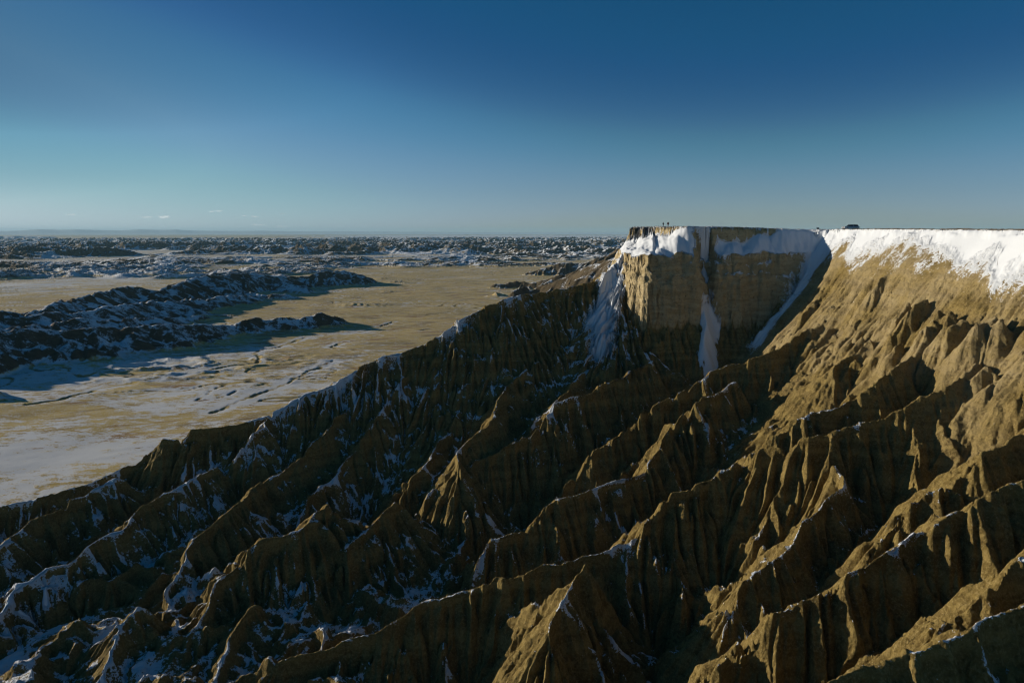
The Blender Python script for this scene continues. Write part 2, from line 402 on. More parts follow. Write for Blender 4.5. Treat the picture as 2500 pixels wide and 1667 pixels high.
score -= 1.2 * np.exp(-((seg_dist(X, Y, [P(*q)[:2] for q in ((1450,770,259),(1524,816,254),(1560,815,252),(1700,850,240))]) / 7.0) ** 2)) * (lf < .3) * (1 - chute) * (~is_cone)
r0l = np.exp(-((seg_dist(X, Y, [P(*q)[:2] for q in ((1435,691,264),(1329,714,258),(1254,723,252),(1116,781,242),(1010,850,236))]) / 7.0) ** 2))
score += 0.45 * r0l * (0.5 + 1.5 * patch)
r0c = seg_dist(WX, WY, [P(*q)[:2] for q in RIDGES['r0'][:11]])
score += 1.5 * np.exp(-(r0c / 2.6) ** 2) * np.clip(0.55 + 1.2 * patch, 0, 1)
score = np.where(ins, 0.3 + 1.0 * patch - 1.2 * sstep(-dcap, 1.5, 5), score).astype(F32)
score = np.clip(score, -2, 2.5)
tone = (0.5 * fbm(X / 22 + 3, Y / 22, 3)).astype(F32)
pale = (is_mesa & ~ins).astype(F32) * wAB.astype(F32)
pale = np.maximum(pale, 0.5 * gold * sstep(patch, -0.4, 0.25) * (1 - sstep(dC, 26, 46))).astype(F32)
print('near grid', round(time.time() - T0, 1))


# ------------------------------------------------------------------ mesh helpers
def grid_mesh(name, co, nr, nc, keep, attrs, mat):
    """rows x cols vertices (row-major by column) -> mesh of the kept faces"""
    idx = np.arange(nr * nc).reshape(nc, nr)
    q = np.stack([idx[:-1, :-1], idx[1:, :-1], idx[1:, 1:], idx[:-1, 1:]], -1).reshape(-1, 4)
    q = q[keep.ravel()]
    used = np.zeros(nr * nc, bool); used[q.ravel()] = True
    rem = np.cumsum(used) - 1
    q = rem[q].astype(np.int32); co = co[used]
    me = bpy.data.meshes.new(name)
    me.vertices.add(len(co)); me.vertices.foreach_set('co', np.ascontiguousarray(co, F32).ravel())
    me.loops.add(q.size); me.loops.foreach_set('vertex_index', q.ravel())
    me.polygons.add(len(q)); me.polygons.foreach_set('loop_start', np.arange(0, q.size, 4, dtype=np.int32))
    me.polygons.foreach_set('use_smooth', np.ones(len(q), bool))
    for k, a in attrs.items():
        at = me.attributes.new(k, 'FLOAT', 'POINT'); at.data.foreach_set('value', np.ascontiguousarray(a[used], F32))
    me.update(calc_edges=True)
    me.materials.append(mat)
    o = bpy.data.objects.new(name, me); COL.objects.link(o)
    return o


def columns(az, rf, Hf, nr, kr, bl):
    """per azimuth, resample the profile H(r) evenly in viewing angle; returns x, y (nc, nr)"""
    nc = len(az)
    sa, ca = np.sin(az), np.cos(az)
    DS = np.empty((nc, len(rf) - 1), F32)
    for c0 in range(0, nc, 128):
        c1 = min(nc, c0 + 128)
        x = (sa[c0:c1, None] * rf[None]).astype(F32); y = (ca[c0:c1, None] * rf[None]).astype(F32)
        th = np.arctan2(Hf(x, y) - CAMZ, rf[None])
        DS[c0:c1] = np.sqrt(np.diff(th, axis=1) ** 2 + (kr * np.diff(np.log(rf)))[None] ** 2)
    # the density changes slowly from one column to the next, so the quads stay square
    for _ in range(2):
        c = np.cumsum(np.pad(DS, ((bl + 1, bl), (0, 0)), mode='edge').astype(np.float64), axis=0)
        DS = ((c[2 * bl + 1:2 * bl + 1 + nc] - c[:nc]) / (2 * bl + 1)).astype(F32)
    RR = np.empty((nc, nr), F32)
    for c in range(nc):
        sc = np.concatenate([[0], np.cumsum(DS[c].astype(np.float64))])
        RR[c] = np.interp(np.linspace(0, sc[-1], nr), sc, rf)
    return sa[:, None] * RR, ca[:, None] * RR


# ------------------------------------------------------------------ node helpers
class N:
    def __init__(s, nt): s.nt = nt; nt.nodes.clear()
    def __call__(s, t, **k):
        n = s.nt.nodes.new(t)
        for a, b in k.items():
            if a == 'i':
                for kk, vv in b.items():
                    if hasattr(vv, 'is_linked') or isinstance(vv, bpy.types.NodeSocket): s.nt.links.new(vv, n.inputs[kk])
                    else: n.inputs[kk].default_value = vv
            else: setattr(n, a, b)
        return n
    def m(s, op, a, b=0.0, c=None, clamp=False):
        i = {0: a, 1: b}
        if c is not None: i[2] = c
        return s('ShaderNodeMath', operation=op, use_clamp=clamp, i=i).outputs[0]
    def noise(s, vec, scale, detail=4.0, rough=0.55):
        return s('ShaderNodeTexNoise', i={'Vector': vec, 'Scale': scale, 'Detail': detail, 'Roughness': rough}).outputs[0]
    def ss(s, v, a, b):
        return s('ShaderNodeMapRange', interpolation_type='SMOOTHSTEP', i={'Value': v, 'From Min': a, 'From Max': b}).outputs[0]
    def mix(s, f, a, b):
        n = s('ShaderNodeMix', data_type='RGBA')
        for k, v in ((0, f), (6, a), (7, b)):
            if isinstance(v, bpy.types.NodeSocket): s.nt.links.new(v, n.inputs[k])
            else: n.inputs[k].default_value = v if k == 0 else (*v, 1.0)
        return n.outputs[2]
    def attr(s, nm): return s('ShaderNodeAttribute', attribute_name=nm).outputs['Fac']
    def bump(s, h, dist, strength=1.0, normal=None):
        i = {'Height': h, 'Distance': dist, 'Strength': strength}
        if normal is not None: i['Normal'] = normal
        return s('ShaderNodeBump', i=i).outputs[0]


def mat(name):
    m = bpy.data.materials.new(name); m.use_nodes = True
    return m, N(m.node_tree)


def finish(n, col, rough, normal=None, spec=0.2):
    i = {'Base Color': col if isinstance(col, bpy.types.NodeSocket) else (*col, 1), 'Roughness': rough, 'Specular IOR Level': spec}
    if normal is not None: i['Normal'] = normal
    b = n('ShaderNodeBsdfPrincipled', i=i)
    n('ShaderNodeOutputMaterial', i={0: b.outputs[0]})
    return b


SNOW = (0.68, 0.705, 0.74)


def badland_material():
    m, n = mat('clay_and_snow')
    p = n('ShaderNodeTexCoord').outputs['Object']
    sep = n('ShaderNodeSeparateXYZ', i={0: p})
    nA = n.noise(p, 0.09, 5); nB = n.noise(p, 0.7, 6, 0.65); nC = n.noise(p, 4.0, 4, 0.7); nD = n.noise(p, 1.9, 4, 0.65)
    # bedding: colour by height, slightly wavy
    zz = n.m('ADD', sep.outputs[2], n.m('MULTIPLY', nA, 3.0))
    band = n('ShaderNodeTexNoise', noise_dimensions='1D', i={'W': zz, 'Scale': 0.40, 'Detail': 2.0, 'Roughness': 0.5}).outputs[0]
    c = n.mix(n.ss(band, 0.36, 0.66), CLAY_A, CLAY_B)
    c = n.mix(n.m('MULTIPLY', n.ss(n.noise(p, 0.16, 5), 0.52, 0.72), 0.6), c, CLAY_C)
    pz = n('ShaderNodeMapping', i={'Vector': n('ShaderNodeVectorMath', operation='ADD', i={0: p, 1: n('ShaderNodeCombineXYZ', i={2: n.m('MULTIPLY', nA, 4.0)}).outputs[0]}).outputs[0], 'Scale': (0.10, 0.10, 0.75)}).outputs[0]
    bd2 = n.noise(pz, 1.0, 5, 0.6)
    c = n.mix(n.m('MULTIPLY', n.attr('pale'), n.m('ADD', 0.60, n.m('MULTIPLY', n.ss(bd2, 0.38, 0.62), 0.38))), c, CLAY_P)
    c = n.mix(n.m('MULTIPLY', n.ss(n.m('ADD', n.m('MULTIPLY', nC, 0.6), n.m('MULTIPLY', nD, 0.4)), 0.47, 0.62), 0.70), c, CLAY_D)
    c = n.mix(n.m('MULTIPLY', n.ss(n.m('ADD', n.m('MULTIPLY', nB, 0.4), n.m('MULTIPLY', nD, 0.6)), 0.50, 0.32), 0.75), c, CLAY_E)
    sc = n.m('ADD', n.attr('snow'), n.m('ADD', n.m('MULTIPLY', n.m('SUBTRACT', nC, 0.5), 2.6), n.m('ADD', n.m('MULTIPLY', n.m('SUBTRACT', nD, 0.5), 3.2), n.m('MULTIPLY', n.m('SUBTRACT', nB, 0.5), 2.4))))
    sm = n.ss(sc, -0.05, 0.16)
    col = n.mix(sm, c, SNOW)
    h = n.m('ADD', n.m('MULTIPLY', nB, 0.8), n.m('ADD', n.m('MULTIPLY', nD, 0.45), n.m('MULTIPLY', nC, 0.22)))
    h = n.m('ADD', h, n.m('MULTIPLY', n.noise(p, 14.0, 3, 0.6), 0.05))
    h = n.m('ADD', h, n.m('MULTIPLY', bd2, n.m('MULTIPLY', n.attr('pale'), 0.7)))
    h = n.m('MULTIPLY', h, n.m('SUBTRACT', 1.0, n.m('MULTIPLY', n.ss(n.attr('snow'), 0.6, 1.7), 0.9)))
    finish(n, col, 0.92, n.bump(h, 0.8, 1.0), 0.1)
    return m


CLAY_A, CLAY_B = (0.155, 0.108, 0.034), (0.242, 0.173, 0.056)
CLAY_C, CLAY_D, CLAY_E = (0.152, 0.103, 0.034), (0.330, 0.245, 0.100), (0.075, 0.048, 0.017)
CLAY_P = (0.540, 0.435, 0.260)
M_CLAY = badland_material()

# ------------------------------------------------------------------ near mesh
NCOL, NROW = NEARRES = (1750, 1350)
az = np.concatenate([np.radians(np.linspace(-58, -44.2, 24, endpoint=False)), np.radians(np.linspace(-44.2, 44.2, NCOL)), np.radians(np.linspace(44.6, 58, 24))])
rf = np.concatenate([np.arange(30, 300, 0.18), np.arange(300, 395, 0.5)])
xx, yy = columns(az, rf, lambda x, y: ng.sample(Z, x, y), NROW, 0.12, 28)
nc, nr = xx.shape
zz = ng.sample(Z, xx, yy)
nzv = ng.sample(nzz.astype(F32), xx, yy)
pl = ng.sample(pale, xx, yy)
# rock faces: bedding and cracks pushed in and out along the face
gxx, gyy = ng.sample(gx.astype(F32), xx, yy), ng.sample(gy.astype(F32), xx, yy)
gm = np.sqrt(gxx ** 2 + gyy ** 2) + 1e-4
stv = sstep(nzv, 0.55, 0.25)
q0 = 1.2 * perlin(xx / 3.0 + 8, yy / 3.0); qa, qb = xx * 0.8 - yy * 0.6 + q0, xx * 0.6 + yy * 0.8 + q0
bed = 0.55 * value3(qa / 4.0, qb / 4.0, (zz + 0.8 * q0) / 1.3) + 0.35 * value3(qb / 1.4, qa / 1.4, (zz + 0.5 * q0) / 0.8) + 0.2 * value3(xx / 0.5, yy / 0.5, zz / 0.5)
dis = stv * (0.25 + 0.55 * pl) * bed
fine = 0.09 * value3(xx / 0.35, yy / 0.35, zz / 0.35) + 0.12 * value3(xx / 0.8, yy / 0.8, zz / 0.8)
xx = xx - gxx / gm * dis; yy = yy - gyy / gm * dis
zz = zz + fine * (1 - sstep(ng.sample(score, xx, yy), 0.8, 1.6)) * sstep(nzv, 0.2, 0.5)
co = np.stack([xx, yy, zz], -1).reshape(-1, 3)
attrs = dict(snow=ng.sample(score, xx, yy).ravel(), pale=pl.ravel())
low = zz < -3.0
cm = ng.sample((is_mesa | ins).astype(F32), xx, yy) > 0.5
facelow = low[:-1, :-1] & low[1:, :-1] & low[1:, 1:] & low[:-1, 1:]
edge = (yy > 348.5) | (np.abs(xx) > 189.0) & (xx > 0) | (xx < -228)
faceedge = edge[:-1, :-1] | edge[1:, :-1] | edge[1:, 1:] | edge[:-1, 1:]
fm = cm[:-1, :-1] & cm[1:, 1:]
ok = ~facelow & ~faceedge
o = grid_mesh('badlands_slope', co, nr, nc, ok & ~fm, attrs, M_CLAY); o['kind'] = 'structure'
o = grid_mesh('mesa', co, nr, nc, ok & fm, attrs, M_CLAY); o['kind'] = 'structure'
print('near mesh', round(time.time() - T0, 1))

# ================================================================== PLAIN, left hills, far badlands
mg = Grid(-1150, 900, 100, 1750, 1.5)
MX, MY = mg.X, mg.Y
base = 0.9 * perlin(MX / 70, MY / 60) + 0.35 * fbm((MX * 0.95 + MY * 0.3) / 34, (MY * 0.95 - MX * 0.3) / 19, 4, 0.45)
MZ = (base - 0.6).astype(F32)
mwx = MX + 6 * perlin(MX / 55, MY / 55) + 2.0 * perlin(MX / 14, MY / 14)
mwy = MY + 6 * perlin(MX / 55 + 8, MY / 55) + 2.0 * perlin(MX / 14 + 8, MY / 14)
HILLS = [
 (0.8, [(-300,800,470),(0,760,545),(57,768,560),(142,741,620),(199,726,665),(314,699,770),(383,707,800),(452,688,870),(478,674,920),(612,665,1010),(651,672,1040),(727,676,1090),(785,665,1120),(842,661,1150),(900,678,1175),(935,692,1182)]),
 (0.6, [(0,775,540),(100,770,555),(250,750,620),(400,735,700),(520,725,790),(600,720,848)]),
 (0.6, [(0,808,490),(200,782,545),(330,778,590),(430,775,640),(500,772,672)]),
 (0.6, [(480,688,905),(560,702,893),(612,714,886),(700,722,882),(765,732,878)]),
 (0.6, [(330,718,775),(400,745,740),(500,762,706),(560,768,702),(612,775,698)]),
 (0.6, [(640,676,1030),(700,690,1000),(745,702,980)]),
 (0.85, [(-250,826,410),(0,806,455),(150,803,480),(300,800,505),(421,798,530),(524,791,560),(574,796,575),(628,775,595),(680,774,605),(727,777,615),(785,764,630),(830,780,632),(872,798,628)]),
 (0.7, [(318,815,500),(305,835,488),(285,850,480)]),
]
HILLS_W = [(0.75, [(-560, 540, 34), (-450, 480, 36), (-375, 432, 26), (-325, 398, 6)]),
           (0.6, [(-330, 372, 10), (-285, 352, 6), (-268, 346, 1.5)])]
FINS = [
 (1.9, [(1182,703,1070),(1202,693,1068),(1245,687.5,1066),(1268,688,1060),(1325,686,1045),(1376,669,1030),(1418,652,1015),(1469,635,1000),(1503,611,985),(1560,585,960),(1700,570,930)]),
 (1.3, [(1270,671,1400),(1321,655,1395),(1375,642,1390),(1421,642,1380),(1469,628,1370),(1540,600,1350),(1700,580,1300)]),
 (1.1, [(1225,760,632),(1250,726,640),(1262,711,645),(1285,703,650),(1307,703,650),(1333,696,648),(1357,689,640),(1418,665,625),(1445,652,610),(1500,630,590),(1600,600,560)]),
]
msub = []
for S, pr in HILLS + FINS:
    pts = subdivide([P(*q) for q in pr], 14, 0.9, 2.0)
    tent(mg, MZ, mwx, mwy, pts, S, 75, 1.5)
    fin = S > 1
    spurs(pts, 15 if not fin else 16, (22, 60) if not fin else (10, 22), 0.33 if not fin else 0.7, 1.0 if not fin else 1.5, msub)
for S, pr in HILLS_W:
    pts = subdivide(pr, 14, 0.9, 2.0); tent(mg, MZ, mwx, mwy, pts, S, 75, 1.5); spurs(pts, 26, (22, 45), 0.4, 0.85, msub)
ms2 = []
for q, S in msub:
    tent(mg, MZ, mwx, mwy, q, S, 34, 0.8); spurs(q, 13, (8, 20), 0.5, 0.95, ms2)
for q, S in ms2: tent(mg, MZ, mwx, mwy, q, S, 16, 0.6)
hm = sstep(MZ - base, 0.3, 3.0)
nm_ = rng.standard_normal(MX.shape).astype(F32)
lM = lic(mg, MZ, blur(nm_, 1), 9, 1.0, 2)
lM2 = lic(mg, MZ, blur(nm_[::-1], 3), 14, 1.0, 3)
MZ = MZ + hm * (0.7 * np.clip(lM, -2, 2) - 2.6 * np.clip(1 - np.abs(lM2), 0, 1) + 0.9 + 0.9 * fbm(MX / 12, MY / 12, 4, 0.6))
# hummocks of snow and clay at the foot of the near hill
hx, hy = G(330, 890)
foot = np.exp(-((MX - hx) / 120) ** 2 - ((MY - hy) / 55) ** 2)
MZ = MZ + foot * 2.6 * np.maximum(ridged(MX / 42, MY / 24, 4) - 0.52, 0) * 2.2
for (cu, cv, R, h) in ((945,711,9,2.2),(900,744,26,2.0),(860,745,14,1.6),(1215,722,12,5.5),(990,690,10,2),(965,688,14,3),(930,680,12,2.2),(140,905,8,1.5)):
    a, b = G(cu, cv)
    MZ = MZ + h * np.exp(-((MX - a) / R) ** 2 - ((MY - b) / (R * 0.8)) ** 2) * (0.8 + 0.6 * perlin(MX / 6, MY / 6))

CREEKS = [
 [(960,784),(952,786),(929,796),(878,808),(850,812)],
 [(925,820),(891,827),(850,832),(830,836),(806,844),(820,847),(840,849),(884,854)],
 [(810,880),(782,892),(745,909),(740,916),(721,922),(690,939),(660,948),(636,956),(585,977),(551,994),(520,1003)],
 [(745,822),(704,834),(663,847),(640,850),(619,861),(628,868),(633,875),(626,885),(580,888),(534,895),(480,905),(430,915),(340,930),(250,945),(150,972),(60,985)],
 [(922,698),(880,702),(840,708),(810,712)],
 [(842,722),(826,727)], [(1050,800),(1020,806),(980,808)], [(1100,760),(1040,768),(1000,766)],
]
crk = np.full(MX.shape, 1e3, F32)
for c in CREEKS:
    pp = [G(*q) for q in c]
    pp = [q[:2] for q in subdivide([(a, b, 0) for a, b in pp], 7, 0, 2.2)]
    np.minimum(crk, seg_dist(MX + 1.5 * perlin(MX / 9, MY / 9), MY + 1.5 * perlin(MX / 9 + 4, MY / 9), pp), out=crk)
cn = np.abs(perlin(MX / 70 + 0.8 * perlin(MX / 40, MY / 40) + 3, MY / 70))
cmask = sstep(perlin(MX / 160 + 5, MY / 160), -0.15, 0.25) * (1 - hm)
chan = (1 - sstep(cn, 0.006, 0.022)) * cmask
chb = sstep(cn, 0.02, 0.05) * (1 - sstep(cn, 0.08, 0.18)) * cmask
ck = 0.75 * (1 - sstep(crk, 0.3, 1.6)) * (0.25 + 0.75 * sstep(perlin(MX / 26, MY / 26), -0.25, 0.25))
MZ = (MZ - 1.0 * ck - 0.5 * chan).astype(F32)
mgy, mgx = np.gradient(MZ, mg.st)
m_nz = (1 / np.sqrt(1 + mgx ** 2 + mgy ** 2)).astype(F32)
bank = np.exp(-((crk - 3.5) / 3.0) ** 2)
ca_, sa_ = math.cos(0.30), math.sin(0.30)
s1 = (MX * ca_ + MY * sa_); s2 = (-MX * sa_ + MY * ca_)
streak = 0.9 * fbm(s1 / 55, s2 / 24, 6, 0.68) + 0.5 * fbm(s1 / 200, s2 / 90, 3)
bias = np.zeros(MX.shape, F32) - 0.14
for (cu, cv, du, dv, w) in ((120,1130,360,80,1.2),(60,1060,260,40,0.40),(640,940,170,55,0.45),(470,985,160,30,0.25),(250,890,330,50,0.55),(0,940,200,60,0.5),
                            (150,690,300,28,0.65),(430,640,500,14,0.6),(1000,640,300,10,0.25),(560,860,160,25,0.25),(330,1010,250,40,0.15),(980,880,120,20,0.12),
                            (330,1150,160,22,-0.5),(100,1000,260,30,-0.25),(640,885,120,14,-0.3),(1000,740,260,60,-0.15)):
    t = CAMZ / (SP + (MY * 0 + 1) * 0 + 1e-9) if False else None
    gx0, gy0 = G(cu, cv); _, ya = G(cu, cv - dv); _, yb = G(cu, cv + dv)
    sx = du / FPX * gy0; sy = 0.5 * (ya - yb)
    bias += w * np.exp(-((MX - gx0) / sx) ** 2 - ((MY - gy0) / sy) ** 2)
msn = streak * 1.15 + bias + 0.55 * bank * (1 - ck) - 2.0 * ck - 1.5 * chan + 0.40 * chb + foot * 0.15
msn = msn * (1 - hm) + hm * ((m_nz - 0.86) * 4.5 + 1.7 * fbm(MX / 20, MY / 20, 5, 0.65) + 0.12)
wet = fbm(s1 / 45 + 20, s2 / 16, 4)                      # rusty and dark patches of shrubs
MR = hm.astype(F32)
print('mid grid', round(time.time() - T0, 1))

TABLES = [[P(330,586,6500), P(420,585,6500), P(560,585,6700), P(690,582,6900), P(735,583,6900)], [P(280,593,6000), P(400,590,6000), P(560,591,6100)],
          [P(0,577,9500), P(60,576,9500), P(100,578,9500)], [P(140,586,7000), P(162,586,7000)]]
HU = [-900, -300, 0, 60, 110, 160, 200, 260, 310, 350, 400, 440, 480, 560, 640, 740, 860, 1000, 1200, 1500, 2600]
HV = [567, 565, 566, 565, 562.5, 563.5, 562.5, 564, 564, 562.2, 563, 562.4, 564.5, 565.2, 564.6, 566, 566, 567, 568, 568.3, 568.5]


def far_h(x, y):
    r = np.sqrt(x * x + y * y)
    u = CX + FPX * x / np.maximum(y, 1)
    near = sstep(r, 1500, 2300)
    belt = sstep(r, 2100, 3000) * (1 - sstep(r, 7500, 11000))
    belt = belt * sstep(fbm(x / 900 + 2, y / 900, 3) + 0.45 * sstep(r, 2500, 3600) + 0.35 * sstep(u, 850, 1200), -0.1, 0.25)
    b2 = sstep(r, 1150, 1400) * (1 - sstep(r, 2100, 2700)) * (1 - sstep(u, 700, 950) * (1 - sstep(r, 1600, 1900))) * sstep(fbm(x / 420, y / 260 + 7, 3) + 0.25 * sstep(r, 1300, 1800), -0.08, 0.25)
    h1 = np.maximum(ridged(x / 210, y / 210, 5, 0.55) - 0.42, 0) * 1.7
    z = belt * 34 * h1 * (0.4 + 1.1 * sstep(fbm(x / 800 + 11, y / 800, 2), -0.3, 0.35)) + b2 * 15 * np.maximum(ridged(x / 150 + 4, y / 110, 5, 0.55) - 0.45, 0) * 1.8
    far = sstep(r, 7000, 9500) * (1 - sstep(r, 20000, 28000))
    z = z + far * 22 * np.maximum(ridged(x / 900, y / 900, 3) - 0.5, 0) * 1.6 * sstep(u, 500, 1100)
    z = z + near * 1.0 * perlin(x / 120, y / 120)
    for pts in TABLES:
        if r.max() < pts[0][1] * 0.8 or r.min() > pts[0][1] * 1.3: continue
        xw, yw = x + 40 * perlin(x / 120, y / 120), y + 40 * perlin(x / 120 + 5, y / 120)
        d = seg_dist(xw, yw, [q[:2] for q in pts])
        ztop = np.interp(x, [q[0] for q in pts], [q[2] for q in pts])
        z = np.maximum(z, ztop - np.maximum(d - 150, 0) * 0.55 + 0 * r)
    if r.max() > 26000:
        v = np.interp(u, HU, HV); k = SP + (v - CY) / FPX * CP
        zc = CAMZ - k * 36000 + 22 + 10 * fbm(x / 900, y / 6000, 3)
        z = np.maximum(z, zc * np.exp(-((r - 36000) / 2600) ** 2))
    return z


def plain_h(x, y):
    m = sstep(np.maximum.reduce([np.abs(x + 125) / 1025, (y - 925) / 825, (925 - y) / 825]), 0.90, 0.99)
    z = np.zeros(x.shape, F32)
    inn = m < 1
    if inn.any(): z[inn] = mg.sample(MZ, x[inn], y[inn]) * (1 - m[inn])
    z = z + far_h(x, y) * sstep(np.sqrt(x * x + y * y), 1100, 1500) * (1 - sstep(-y, -200, 0))
    return z


PC, PR = 1750, 1500
azp = np.concatenate([np.radians(np.linspace(-180, -50, 40, endpoint=False)), np.radians(np.linspace(-50, -42.5, 60, endpoint=False)),
                      np.radians(np.linspace(-42.5, 20, PC)), np.radians(np.linspace(20.2, 50, 200)), np.radians(np.linspace(53, 180, 40))])
rp = np.concatenate([np.geomspace(120, 1500, 1500, endpoint=False), np.geomspace(1500, 39500, 1800)])
px_, py_ = columns(azp, rp, plain_h, PR, 0.02, 40)
pz_ = np.empty(px_.shape, F32)
for c0 in range(0, px_.shape[0], 128): pz_[c0:c0 + 128] = plain_h(px_[c0:c0 + 128].astype(F32), py_[c0:c0 + 128].astype(F32))
rr = np.sqrt(px_ ** 2 + py_ ** 2)
# slope from the mesh itself
dzr = np.gradient(pz_, axis=1) / np.maximum(np.gradient(rr, axis=1), 0.05)
dzt = np.gradient(pz_, axis=0) / np.maximum(rr * np.gradient(azp)[:, None], 0.05)
nzp = 1 / np.sqrt(1 + dzr ** 2 + dzt ** 2)
mfar = sstep(np.maximum.reduce([np.abs(px_ + 125) / 1025, (py_ - 925) / 825, (925 - py_) / 825]), 0.93, 1.0)
q1 = px_ * ca_ + py_ * sa_; q2 = -px_ * sa_ + py_ * ca_
fh = sstep(pz_, 1.5, 5.0) * (rr > 1100)
up = CX + FPX * px_ / np.maximum(py_, 1)
fsn = 1.3 * fbm(q1 / 140, q2 / 60, 5, 0.68) - 0.05 + 0.35 * sstep(rr, 1500, 2500) + 0.15 * sstep(-up, -700, -300) - 0.35 * sstep(rr, 9000, 16000)
fsn = fsn * (1 - fh) + fh * ((nzp - 0.90) * 6.0 + 1.3 * fbm(px_ / 60, py_ / 60, 3) + 0.42)
msnv, mrv, wetv = mg.sample(msn.astype(F32), px_, py_), mg.sample(MR, px_, py_), mg.sample(wet.astype(F32), px_, py_)
snowv = msnv * (1 - mfar) + fsn * mfar
rockv = np.maximum(mrv * (1 - mfar), fh)
wetv = wetv * (1 - mfar) + mfar * fbm(q1 / 120 + 20, q2 / 40, 3)
ckv = mg.sample(np.maximum(ck, chan * 0.8).astype(F32), px_, py_) * (1 - mfar)


def plain_material():
    m, n = mat('dry_grass_and_snow')
    p = n('ShaderNodeTexCoord').outputs['Object']
    mp = n('ShaderNodeMapping', i={'Vector': p, 'Rotation': (0, 0, -0.30), 'Scale': (0.6, 1.0, 1.0)}).outputs[0]
    nA = n.noise(mp, 0.045, 8, 0.68); nB = n.noise(mp, 0.30, 5, 0.7); nC = n.noise(p, 1.4, 3, 0.7)
    g = n.mix(n.ss(nA, 0.35, 0.65), GRASS_A, GRASS_B)
    g = n.mix(n.m('MULTIPLY', n.ss(n.attr('wet'), 0.18, 0.42), 0.75), g, GRASS_R)
    g = n.mix(n.m('MULTIPLY', n.ss(n.attr('wet'), -0.12, -0.42), 0.65), g, GRASS_D)
    g = n.mix(n.m('MULTIPLY', n.ss(nC, 0.5, 0.8), 0.35), g, GRASS_D)
    sc = n.m('ADD', n.attr('snow'), n.m('ADD', n.m('MULTIPLY', n.m('SUBTRACT', nA, 0.5), 2.4), n.m('ADD', n.m('MULTIPLY', n.m('SUBTRACT', nB, 0.5), 3.2), n.m('MULTIPLY', n.m('SUBTRACT', nC, 0.5), 1.8))))
    sg = n.m('MAXIMUM', n.ss(sc, -0.10, 0.70), n.m('MULTIPLY', n.ss(n.m('ADD', nC, n.m('MULTIPLY', nB, 0.6)), 0.72, 1.0), 0.55))                                      # thin frosting between the grass
    cg = n.mix(n.m('MULTIPLY', sg, 0.85), g, SNOW)
    cg = n.mix(n.m('MULTIPLY', n.attr('creek'), 0.7), cg, (0.05, 0.04, 0.025))
    r = n.mix(n.ss(nB, 0.3, 0.7), ROCK_A, ROCK_B)
    sr = n.m('ADD', sc, n.m('MULTIPLY', n.m('SUBTRACT', nC, 0.5), 1.5))
    cr = n.mix(n.ss(sr, -0.05, 0.2), r, SNOW)
    rk = n.ss(n.attr('rock'), 0.15, 0.5)
    col = n.mix(rk, cg, cr)
    h = n.m('ADD', n.m('MULTIPLY', nC, 0.25), n.m('MULTIPLY', nB, 0.6))
    h = n.m('MULTIPLY', h, n.m('SUBTRACT', 1.0, n.m('MULTIPLY', sg, 0.6)))
    finish(n, col, 0.95, n.bump(h, 0.9, 0.8), 0.05)
    return m


GRASS_A, GRASS_B, GRASS_R, GRASS_D = (0.58, 0.42, 0.14), (0.40, 0.275, 0.08), (0.24, 0.115, 0.032), (0.16, 0.105, 0.045)
ROCK_A, ROCK_B = (0.075, 0.058, 0.036), (0.125, 0.096, 0.058)
M_PLAIN = plain_material()
co = np.stack([px_, py_, pz_], -1).reshape(-1, 3)
at = dict(snow=snowv.ravel(), rock=rockv.ravel(), wet=wetv.ravel(), creek=ckv.ravel())
nc, nr = px_.shape
hv = rockv > 0.35
fr = 0.25 * (rr[:-1, :-1] + rr[1:, :-1] + rr[1:, 1:] + rr[:-1, 1:])
fhh = hv[:-1, :-1] | hv[1:, 1:]
far_hill = fr > 29500
far_bad = (fr > 1250) & ~far_hill & fhh
near_hill = (fr <= 1250) & fhh
for nme, k in (('valley_plain', ~far_hill & ~far_bad & ~near_hill), ('badlands_hills', near_hill), ('far_badlands', far_bad), ('distant_hills', far_hill)):
    o = grid_mesh(nme, co, nr, nc, k, at, M_PLAIN); o['kind'] = 'structure'
print('plain mesh', round(time.time() - T0, 1))


# ================================================================== things on the mesa
def simple(name, col, rough=0.6, metal=0.0, var=0.0, scale=8.0, spec=0.4):
    m, n = mat(name)
    if var:
        p = n('ShaderNodeTexCoord').outputs['Object']
        c = n.mix(n.noise(p, scale, 4), tuple(x * (1 - var) for x in col), tuple(min(1, x * (1 + var)) for x in col))
    else: c = col
    b = finish(n, c, rough, None, spec); b.inputs['Metallic'].default_value = metal
    return m


def mesh_obj(name, bm, m, parent=None, smooth=False):
    me = bpy.data.meshes.new(name); bmesh.ops.recalc_face_normals(bm, faces=bm.faces); bm.to_mesh(me); bm.free()
    me.materials.append(m)
    if smooth:
        for p in me.polygons: p.use_smooth = True
    o = bpy.data.objects.new(name, me); COL.objects.link(o)
    if parent: o.parent = parent
    return o


def thing(name, label, cat, loc, rz=0.0, group=None):
    o = bpy.data.objects.new(name, None); COL.objects.link(o)
    o.location = loc; o.rotation_euler = (0, 0, rz); o['label'] = label; o['category'] = cat
    if group: o['group'] = group
    o.empty_display_size = 0.2
    return o


def ground(x, y): return float(ng.sample(Z, np.array([x], F32), np.array([y], F32))[0])


def box(bm, x0, x1, y0, y1, z0, z1, bev=0.0):
    r = bmesh.ops.create_cube(bm, size=1)
    for v in r['verts']:
        v.co = Vector((x0 + (v.co.x + .5) * (x1 - x0), y0 + (v.co.y + .5) * (y1 - y0), z0 + (v.co.z + .5) * (z1 - z0)))
    if bev:
        es = list({e for v in r['verts'] for e in v.link_edges})
        bmesh.ops.bevel(bm, geom=es, offset=bev, segments=2, affect='EDGES')


